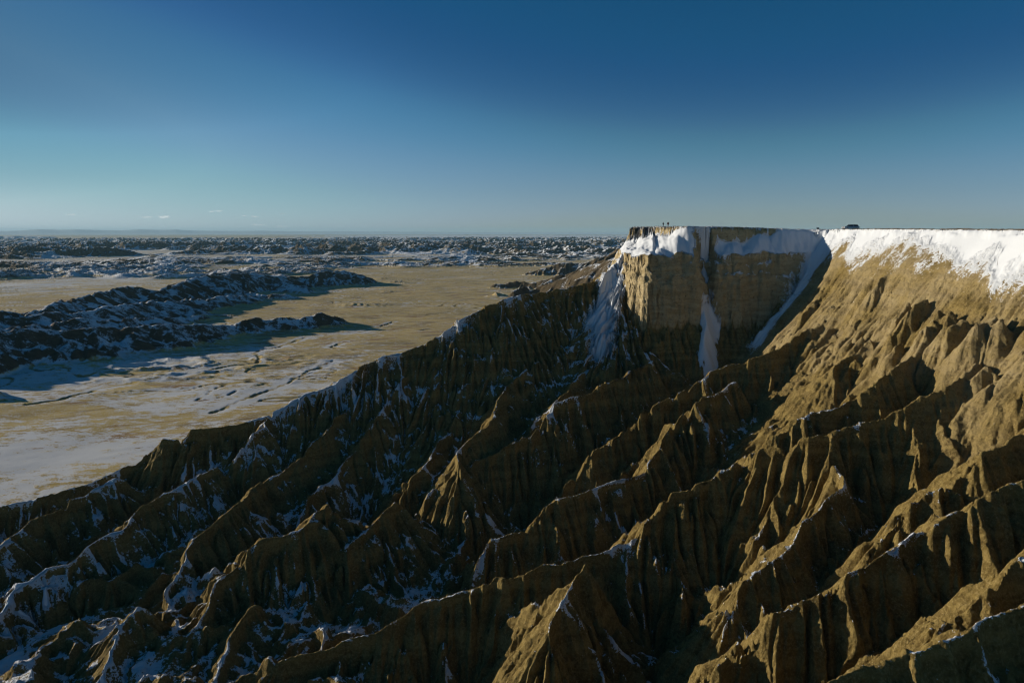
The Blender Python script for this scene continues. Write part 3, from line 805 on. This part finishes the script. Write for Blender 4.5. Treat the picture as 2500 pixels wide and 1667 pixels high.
def skin(name, chains, m, parent=None, lv=2):
    """chains: list of [(x,y,z,r), ...]; the first point of a chain that matches an earlier one is joined to it"""
    vs, es, rs, ix = [], [], [], {}
    for c in chains:
        pr = None
        for (x, y, z, r) in c:
            key = (round(x, 4), round(y, 4), round(z, 4))
            if key not in ix: ix[key] = len(vs); vs.append((x, y, z)); rs.append(r)
            k = ix[key]
            if pr is not None and pr != k: es.append((pr, k))
            pr = k
    me = bpy.data.meshes.new(name); me.from_pydata(vs, es, []); me.materials.append(m)
    o = bpy.data.objects.new(name, me); COL.objects.link(o)
    md = o.modifiers.new('Skin', 'SKIN'); md.use_smooth_shade = True
    if not me.skin_vertices: me.skin_vertices.new(name='')
    for i, r in enumerate(rs):
        me.skin_vertices[0].data[i].radius = (r, r)
    me.skin_vertices[0].data[0].use_root = True
    sm = o.modifiers.new('Smooth', 'SUBSURF'); sm.levels = sm.render_levels = lv
    if parent: o.parent = parent
    return o


M_SKIN = simple('skin', (0.42, 0.25, 0.17), 0.6)
M_DARK = simple('dark_cloth', (0.012, 0.013, 0.016), 0.85, 0, 0.3)
M_RED = simple('maroon_cloth', (0.075, 0.008, 0.014), 0.85, 0, 0.3)
M_BOOT = simple('boot_leather', (0.02, 0.015, 0.012), 0.6)
M_HAIR = simple('hair', (0.018, 0.012, 0.009), 0.6)
M_TROU = simple('trousers_cloth', (0.016, 0.017, 0.024), 0.85)


def person(label, loc, rz, H, coat, bulk, cat='person'):
    s = H / 1.75
    root = thing('person', label, cat, loc, rz, 'people at the mesa edge')
    def S_(c): return [(x * s, y * s, z * s, r * s) for x, y, z, r in c]
    hip, chest, neck = (0, 0, .92, .13), (0, .01, 1.27, .145), (0, 0, 1.49, .055)
    body = [[hip, (0, 0, 1.08, .12), chest, (0, 0, 1.42, .09), neck, (0, -.01, 1.55, .055)]]
    for sd in (1, -1):
        hpx = .095 * sd
        body.append([hip, (hpx, 0, .86, .095), (hpx * 1.05, -.015, .50, .062), (hpx * 1.1, .01, .27, .055), (hpx * 1.1, .02, .09, .04), (hpx * 1.15, -.10, .04, .035), (hpx * 1.2, -.17, .03, .028)])
        sh = (.18 * sd, 0, 1.41, .065); el = (.235 * sd, .03, 1.13, .048); wr = (.245 * sd, -.05, .90, .028)
        pm = (.245 * sd, -.07, .83, .032)
        body.append([(0, 0, 1.42, .09), sh, el, wr, pm])
        for k, (dy, ln) in enumerate(((-.105, .075), (-.085, .085), (-.065, .08), (-.045, .062))):      # four fingers
            body.append([pm, (.246 * sd, dy, .795, .0095), (.240 * sd, dy - .002, .795 - ln * .55, .0085), (.228 * sd, dy - .004, .795 - ln, .007)])
        body.append([pm, (.232 * sd, -.115, .845, .010), (.222 * sd, -.13, .815, .008)])                # thumb
    skin('body', [S_(c) for c in body], M_SKIN, root)
    bm = bmesh.new()                                              # head with face
    bmesh.ops.create_uvsphere(bm, u_segments=20, v_segments=14, radius=1)
    for v in bm.verts:
        x, y, z = v.co
        f = max(0, -y)
        v.co = Vector((x * .075 * (1 - .18 * max(0, -z)), y * .095 + (-.006 if z < -.4 and y < 0 else 0), z * .118))
        if f > .85 and abs(x) < .25 and -.35 < z < .1: v.co.y -= .016
        if f > .7 and .2 < abs(x) < .55 and -.05 < z < .25: v.co.y += .008
        v.co = (v.co + Vector((0, -.01, 1.645))) * s
    for sd in (1, -1):
        r = bmesh.ops.create_icosphere(bm, subdivisions=1, radius=.02 * s)
        for v in r['verts']: v.co = Vector((v.co.x * .5 + sd * .076 * s, v.co.y, v.co.z * 1.5 + 1.64 * s))
    mesh_obj('head', bm, M_SKIN, root, True)
    bm = bmesh.new(); bmesh.ops.create_uvsphere(bm, u_segments=18, v_segments=12, radius=1)
    bmesh.ops.delete(bm, geom=[v for v in bm.verts if v.co.z < -.15 or (v.co.y < -.55 and v.co.z < .45)], context='VERTS')
    for v in bm.verts: v.co = Vector((v.co.x * .086, v.co.y * .105 + .0, v.co.z * .125 + 1.65)) * s
    mesh_obj('hair', bm, M_HAIR, root, True)
    b = bulk
    jk = [[(0, 0, .80, .17 * b), (0, 0, 1.02, .165 * b), (0, .01, 1.27, .175 * b), (0, 0, 1.43, .11), (0, 0, 1.52, .072)]]
    for sd in (1, -1): jk.append([(0, 0, 1.43, .11), (.185 * sd * b, 0, 1.41, .085 * b), (.245 * sd * b, .03, 1.13, .07 * b), (.25 * sd * b, -.045, .91, .048 * b)])
    skin('coat', [S_(c) for c in jk], coat, root)
    tr = [[(0, 0, .90, .14), (0, 0, .86, .13)]]
    for sd in (1, -1): tr.append([(0, 0, .86, .13), (.1 * sd, 0, .80, .105), (.1 * sd, -.015, .5, .076), (.106 * sd, .01, .14, .06)])
    skin('trousers', [S_(c) for c in tr], M_TROU, root)
    for sd in (1, -1):
        bm = bmesh.new(); box(bm, (.105 * sd - .05) * s, (.105 * sd + .05) * s, -.20 * s, .07 * s, -.01, .10 * s, .02)
        mesh_obj('boot', bm, M_BOOT, root)
    return root


def at_u(u, y): return (u - CX) / FPX * y / 0.985


px1, px2 = 58.2, 59.8
person('person in dark clothes, slimmer and shorter of the pair on the mesa edge', (px1, 266.6, ground(px1, 266.6) + 0.02), 0.5, 1.72, M_DARK, 1.15)
person('person in dark maroon coat, taller and broader of the pair on the mesa edge', (px2, 265.4, ground(px2, 265.4) + 0.02), 0.35, 1.88, M_RED, 1.38)

# --- vehicle
M_WHITE = simple('white_paint', (0.62, 0.64, 0.66), 0.3, 0, 0.05)
M_BLACK = simple('black_paint', (0.012, 0.013, 0.016), 0.25)
M_GLASS = simple('tinted_glass', (0.008, 0.010, 0.012), 0.06, 0, 0, 8, 0.6)
M_TYRE = simple('tyre_rubber', (0.015, 0.015, 0.016), 0.9)
M_RIM = simple('alloy_metal', (0.35, 0.36, 0.37), 0.35, 0.9)
M_LAMP = simple('lamp_glass', (0.7, 0.72, 0.72), 0.15)
M_RLAMP = simple('red_lamp_glass', (0.30, 0.01, 0.01), 0.2)
M_TRIM = simple('black_trim', (0.02, 0.02, 0.022), 0.7)


def loft(secs):
    """cross sections (list of 3D rings) -> closed bmesh"""
    bm = bmesh.new(); rows = [[bm.verts.new(p) for p in s] for s in secs]
    n = len(secs[0])
    for a, b in zip(rows[:-1], rows[1:]):
        for i in range(n): bm.faces.new((a[i], a[(i + 1) % n], b[(i + 1) % n], b[i]))
    bm.faces.new(rows[0]); bm.faces.new(rows[-1][::-1])
    return bm


def make_suv(loc, rz):
    R_ = thing('parked_suv', 'white large suv with dark windows and black roof parked on the mesa top', 'suv', loc, rz)
    L, W = 5.9, 1.98
    prof = [(-2.95, .62, .85), (-2.85, .42, 1.02), (-2.2, .38, 1.10), (-1.2, .36, 1.14), (0, .36, 1.14), (1.6, .36, 1.14), (2.6, .40, 1.14), (2.92, .48, 1.08), (2.95, .6, .95)]
    secs = []
    for x, z0, z1 in prof:                                                  # front is -x
        w = W / 2 * (0.88 if abs(x) > 2.8 else 1.0)
        secs.append([(x, -w * .94, z0), (x, -w, z0 + .18), (x, -w, z1 - .12), (x, -w * .93, z1), (x, w * .93, z1), (x, w, z1 - .12), (x, w, z0 + .18), (x, w * .94, z0)])
    mesh_obj('body', loft(secs), M_WHITE, R_)
    bm = bmesh.new(); box(bm, -2.72, -1.22, -.84, .84, 1.08, 1.19, .04); mesh_obj('hood', bm, M_BLACK, R_)
    # greenhouse: dark glass block, pillars and roof
    gl = [(-1.25, 1.14, .86), (-.62, 1.74, .74), (2.25, 1.74, .74), (2.78, 1.14, .86)]
    bm = bmesh.new()
    vs = [[bm.verts.new((x, sd * w, z)) for x, z, w in gl] for sd in (-1, 1)]
    bm.faces.new(vs[0][::-1]); bm.faces.new(vs[1])
    for i in range(4):
        j = (i + 1) % 4; bm.faces.new((vs[0][i], vs[0][j], vs[1][j], vs[1][i]))
    mesh_obj('window', bm, M_GLASS, R_)
    bm = bmesh.new(); box(bm, -.66, 2.30, -.76, .76, 1.73, 1.83, .04); mesh_obj('roof', bm, M_BLACK, R_)
    for x, mm in ((.55, M_WHITE), (1.55, M_BLACK)):
        for sd in (-1, 1):
            bm = bmesh.new(); box(bm, x - .07, x + .07, -.02, .02, 0, .62)
            for v in bm.verts: v.co.y = sd * (.875 - .125 * v.co.z / .6) + v.co.y; v.co.z += 1.13
            mesh_obj('pillar', bm, mm, R_)
    for sd in (-1, 1):
        bm = bmesh.new(); box(bm, -.5, 2.2, sd * .68 - .03, sd * .68 + .03, 1.86, 1.90); box(bm, -.4, -.3, sd * .68 - .03, sd * .68 + .03, 1.82, 1.88); box(bm, 2.0, 2.1, sd * .68 - .03, sd * .68 + .03, 1.82, 1.88)
        mesh_obj('roof_rail', bm, M_TRIM, R_)
        bm = bmesh.new(); box(bm, -1.0, -.82, sd * 1.08 - .1, sd * 1.08 + .1, 1.18, 1.34, .03); mesh_obj('wing_mirror', bm, M_BLACK, R_)
        bm = bmesh.new(); box(bm, -2.93, -2.72, sd * .72 - .2, sd * .72 + .2, .84, .98, .02); mesh_obj('headlight', bm, M_LAMP, R_)
        bm = bmesh.new(); box(bm, 2.86, 2.98, sd * .82 - .09, sd * .82 + .09, .85, 1.12, .02); mesh_obj('tail_light', bm, M_RLAMP, R_)
        for x0, x1 in ((-.95, .5), (.58, 1.6)):
            bm = bmesh.new(); box(bm, x0, x1, sd * 1.0 - .012, sd * 1.0 + .012, .50, 1.0, .01); d = mesh_obj('door', bm, M_WHITE, R_)
            bm = bmesh.new(); box(bm, x1 - .3, x1 - .1, sd * 1.025 - .015, sd * 1.025 + .015, .90, .94); mesh_obj('handle', bm, M_TRIM, d)
        for x in (-1.85, 1.75):
            bm = bmesh.new(); bmesh.ops.create_cone(bm, cap_ends=True, segments=28, radius1=.40, radius2=.40, depth=.26)
            bmesh.ops.bevel(bm, geom=[e for e in bm.edges if len({round(v.co.z, 3) for v in e.verts}) == 1], offset=.03, segments=2, affect='EDGES')
            for v in bm.verts: v.co = Vector((v.co.x + x, v.co.z + sd * .87, v.co.y + .40))
            w = mesh_obj('wheel', bm, M_TYRE, R_, False)
            bm = bmesh.new(); bmesh.ops.create_cone(bm, cap_ends=True, segments=24, radius1=.25, radius2=.22, depth=.03)
            for v in bm.verts: v.co = Vector((v.co.x + x, v.co.z + sd * 1.01, v.co.y + .40))
            mesh_obj('rim', bm, M_RIM, w)
    bm = bmesh.new(); box(bm, -3.0, -2.88, -.86, .86, .42, .62, .03); mesh_obj('bumper', bm, M_TRIM, R_)
    bm = bmesh.new(); box(bm, 2.9, 3.02, -.86, .86, .45, .64, .03); mesh_obj('bumper', bm, M_TRIM, R_)
    bm = bmesh.new(); box(bm, -2.97, -2.87, -.48, .48, .68, .95, .02); mesh_obj('grille', bm, M_TRIM, R_)
    return R_


sx = at_u(2053, 252)
make_suv((sx, 252, ground(sx, 252) - 0.04), math.radians(8))

# --- low information sign near the alcove corner
M_PANEL = simple('dark_panel', (0.03, 0.032, 0.035), 0.5, 0, 0.2)
M_POST = simple('brown_metal', (0.06, 0.045, 0.035), 0.6)
gx_ = at_u(1976, 265); sg = thing('information_sign', 'small dark information panel on two legs standing on the mesa rim', 'sign', (gx_, 265, ground(gx_, 265)), 0.1)
bm = bmesh.new(); box(bm, -.56, .56, -.03, .03, -.32, .32, .015)
for v in bm.verts: v.co = Matrix.Rotation(math.radians(-35), 3, 'X') @ v.co; v.co.z += .62
mesh_obj('panel', bm, M_PANEL, sg)
for sd in (-1, 1):
    bm = bmesh.new(); box(bm, sd * .4 - .035, sd * .4 + .035, -.035, .035, -.15, .60, .008); mesh_obj('leg', bm, M_POST, sg)

# --- stake in the snow
kx, ky, kz = P(2439, 610, 161)
gz = ground(kx, ky)
bm = bmesh.new(); bmesh.ops.create_cone(bm, cap_ends=True, segments=8, radius1=.035, radius2=.022, depth=2.3)
for v in bm.verts: v.co.z += 0.95
st = mesh_obj('marker_stake', bm, simple('weathered_wood', (0.13, 0.11, 0.09), 0.8, 0, 0.2), None, True)
st.location = (kx, ky, gz); st['label'] = 'thin grey stake standing alone in the bright snow slope'; st['category'] = 'stake'

# --- dry grass along the rim
M_TUFT = simple('dry_grass', (0.20, 0.125, 0.05), 0.9, 0, 0.35, 0.6)
bm = bmesh.new()
rimline = [(48.5, 282), (54.5, 272.6), (65, 257), (80, 260.5), (97, 263), (113, 264), (118.6, 259), (120.3, 246), (119.8, 230), (119.2, 215), (120.3, 190), (122.3, 165), (124, 145), (125.5, 120)]
dens = [0.5, 0.4, 0.15, 0.3, 0.35, 0.4, 0.5, 0.8, 1.6, 2.4, 3.0, 3.0, 2.0]
for (a, b), dn in zip(zip(rimline[:-1], rimline[1:]), dens):
    L = math.hypot(b[0] - a[0], b[1] - a[1])
    for _ in range(int(L * dn * 9)):
        f = random.random(); off = abs(random.gauss(0, 2.2)) + 0.15
        tx, ty = (b[0] - a[0]) / L, (b[1] - a[1]) / L
        x = a[0] + (b[0] - a[0]) * f + ty * -off * -1 * (1 if False else -1); y = a[1] + (b[1] - a[1]) * f + tx * off
        zg = ground(x, y)
        if zg < 84: continue
        for _k in range(5):
            an = random.random() * 6.28; h = random.uniform(.18, .5); w = .03
            cx, cy = x + random.uniform(-.12, .12), y + random.uniform(-.12, .12)
            lx, ly = random.uniform(-.12, .12), random.uniform(-.12, .12)
            v1 = bm.verts.new((cx - w * math.cos(an), cy - w * math.sin(an), zg - .03)); v2 = bm.verts.new((cx + w * math.cos(an), cy + w * math.sin(an), zg - .03)); v3 = bm.verts.new((cx + lx, cy + ly, zg + h))
            bm.faces.new((v1, v2, v3))
o = mesh_obj('dry_grass', bm, M_TUFT); o['kind'] = 'stuff'

# --- small clouds low over the horizon, 60 km away
mc, n = mat('thin_cloud')
d0 = n('ShaderNodeBsdfDiffuse', i={0: (0.95, 0.95, 0.95, 1)}); d2 = n('ShaderNodeBsdfTranslucent', i={0: (0.95, 0.95, 0.95, 1)})
d1 = n('ShaderNodeAddShader', i={0: d0.outputs[0], 1: d2.outputs[0]}); t1 = n('ShaderNodeBsdfTransparent')
lw = n('ShaderNodeLayerWeight', i={0: 0.5})
f = n.m('MULTIPLY', n.m('POWER', n.m('SUBTRACT', 1.0, lw.outputs['Facing']), 1.6), CLOUD_A := 0.08)
mx = n('ShaderNodeMixShader', i={0: f, 1: t1.outputs[0], 2: d1.outputs[0]})
n('ShaderNodeOutputMaterial', i={0: mx.outputs[0]})
CL = [(355,530,26,6,'small cloud shaped like two puffs, left of the brightest puff'), (400,531,20,8,'brightest puff among the tiny clouds low over the blue hills'),
      (172,524,26,4,'faint flat wisp far left above the blue hills'), (535,516,14,5,'tiny puff high in the row, right of the bright puff'), (518,517,10,4,'tiniest fleck beside the high puff'),
      (597,527,10,3,'short streak between the two middle flecks'), (622,529,18,4,'wide streak in the middle of the cloud row'), (690,522,16,3,'thin flat dash at the upper right end of the cloud row'),
      (630,549,30,5,'low grey wisp touching the horizon haze'), (690,554,26,5,'lowest of the clouds, right end of the hazy horizon')]
for u, v, wu, hv, lb in CL:
    D = 60000.0
    x, y, z = P(u, v, D)
    bm = bmesh.new()
    for k in range(9):
        f = (k / 8 - .5) * 2
        r = D / FPX * hv * random.uniform(.35, .75) * (1 - .45 * abs(f))
        q = bmesh.ops.create_icosphere(bm, subdivisions=2, radius=1)
        ox, oz, oy = f * wu * .5 * D / FPX, random.uniform(-.15, .35) * hv * D / FPX, random.uniform(-1, 1) * wu * .3 * D / FPX
        for w in q['verts']: w.co = Vector((w.co.x * r * 1.7 + ox, w.co.y * r * 2 + oy, w.co.z * r * .8 + oz))
    o = mesh_obj('cloud', bm, mc, None, True); o.location = (x, y, z)
    o['label'] = lb; o['category'] = 'cloud'; o['group'] = 'small clouds over the horizon'

# ================================================================== air, sky, sun, camera
HAZE = 2.6e-5
bm = bmesh.new(); box(bm, -40000, 40000, -40000, 40000, -40, 290)
mh, n = mat('haze_air')
pv = n('ShaderNodeVolumePrincipled', i={'Color': (0.46, 0.80, 1.0, 1), 'Density': HAZE, 'Anisotropy': 0.0})
n('ShaderNodeOutputMaterial', i={'Volume': pv.outputs[0]})
o = mesh_obj('haze', bm, mh); o['kind'] = 'stuff'

W = bpy.data.worlds.new('World'); SC.world = W; W.use_nodes = True
n = N(W.node_tree)
sky = n('ShaderNodeTexSky', sky_type='NISHITA', sun_disc=False, sun_elevation=SUN_EL, sun_rotation=math.radians(-90) + SUN_AZ,
        altitude=800, air_density=1.0, dust_density=0.3, ozone_density=4.0)
sc_ = n('ShaderNodeVectorMath', operation='SCALE', i={0: sky.outputs[0], 'Scale': 0.07}).outputs[0]
sp = n('ShaderNodeSeparateXYZ', i={0: sc_})


def curve(v, pts):
    """tone curve of the deep winter sky, one colour channel"""
    f = n('ShaderNodeFloatCurve', i={'Value': v}); c = f.mapping.curves[0]
    c.points[0].location = pts[0]; c.points[1].location = pts[-1]
    for q in pts[1:-1]: c.points.new(*q)
    f.mapping.update()
    return f.outputs[0]


cr = curve(sp.outputs[0], [(0, 0), (.05, .007), (.061, .012), (.093, .055), (.15, .14), (.28, .265), (.45, .39), (1, .55)])
cg = curve(sp.outputs[1], [(0, 0), (.115, .068), (.137, .078), (.196, .185), (.274, .285), (.35, .385), (.5, .48), (1, .68)])
cb = curve(n.m('MULTIPLY', n.m('ADD', sp.outputs[1], sp.outputs[2]), 0.5), [(0, 0), (.17, .17), (.2, .20), (.263, .34), (.32, .41), (.47, .50), (1, .68)])
ex = n.m('MAXIMUM', n.m('SUBTRACT', sp.outputs[2], 0.40), 0.0)          # less glow on the sunny side
cr = n.m('SUBTRACT', cr, n.m('MULTIPLY', ex, 0.75)); cg = n.m('SUBTRACT', cg, n.m('MULTIPLY', ex, 0.95)); cb = n.m('SUBTRACT', cb, n.m('MULTIPLY', ex, 0.65))
hl = n.m('MAXIMUM', n.m('SUBTRACT', n.m('SUBTRACT', sp.outputs[0], n.m('MULTIPLY', sp.outputs[2], 0.5)), 0.03), 0.0)
cr, cg, cb = n.m('ADD', cr, n.m('MULTIPLY', hl, 0.15)), n.m('ADD', cg, n.m('MULTIPLY', hl, 0.24)), n.m('ADD', cb, n.m('MULTIPLY', hl, 0.36))
glow = [n.m('MULTIPLY', n.m('MAXIMUM', n.m('SUBTRACT', sp.outputs[k], 0.85), 0.0), 0.8) for k in range(3)]     # bright aureole off to the left
cr, cg, cb = n.m('ADD', cr, glow[0]), n.m('ADD', cg, glow[1]), n.m('ADD', cb, glow[2])
cc = n('ShaderNodeCombineXYZ', i={0: cr, 1: cg, 2: cb}).outputs[0]
fl = n.m('MAXIMUM', n.m('SUBTRACT', 1.0, n.m('MULTIPLY', n.m('MAXIMUM', n.m('SUBTRACT', n.m('SUBTRACT', sp.outputs[2], sp.outputs[1]), 0.130), 0.0), 8.0)), 0.5)
cc = n('ShaderNodeVectorMath', operation='SCALE', i={0: cc, 'Scale': fl}).outputs[0]
bg = n('ShaderNodeBackground', i={0: n('ShaderNodeVectorMath', operation='SCALE', i={0: cc, 'Scale': 10.0}).outputs[0], 1: 0.1})
n('ShaderNodeOutputWorld', i={0: bg.outputs[0]})

ld = bpy.data.lights.new('sun', 'SUN'); ld.energy = 4.6; ld.angle = math.radians(0.53); ld.color = (1.0, 0.90, 0.74)
lo = bpy.data.objects.new('sun', ld); COL.objects.link(lo)
lo.rotation_euler = Vector(SUN).to_track_quat('Z', 'Y').to_euler(); lo.location = (-300, 100, 300)

cd = bpy.data.cameras.new('camera'); cam = bpy.data.objects.new('camera', cd); COL.objects.link(cam)
cd.sensor_width = 36; cd.lens = FPX / 2500 * 36; cd.clip_start = 0.5; cd.clip_end = 300000
cam.location = (0, 0, CAMZ); cam.rotation_euler = (math.pi / 2 - PITCH, 0, 0)
SC.camera = cam
SC.view_settings.view_transform = 'Standard'; SC.view_settings.look = 'None'; SC.view_settings.exposure = 0.2; SC.view_settings.gamma = 1.0
SC.render.film_transparent = False
try:
    SC.cycles.volume_bounces = 0; SC.cycles.max_bounces = 6; SC.cycles.diffuse_bounces = 2; SC.cycles.sample_clamp_indirect = 2.0; SC.cycles.transparent_max_bounces = 24
    SC.cycles.use_denoising = True; SC.cycles.adaptive_threshold = 0.01; SC.cycles.filter_width = 1.15
except Exception: pass
print('script', round(time.time() - T0, 1))
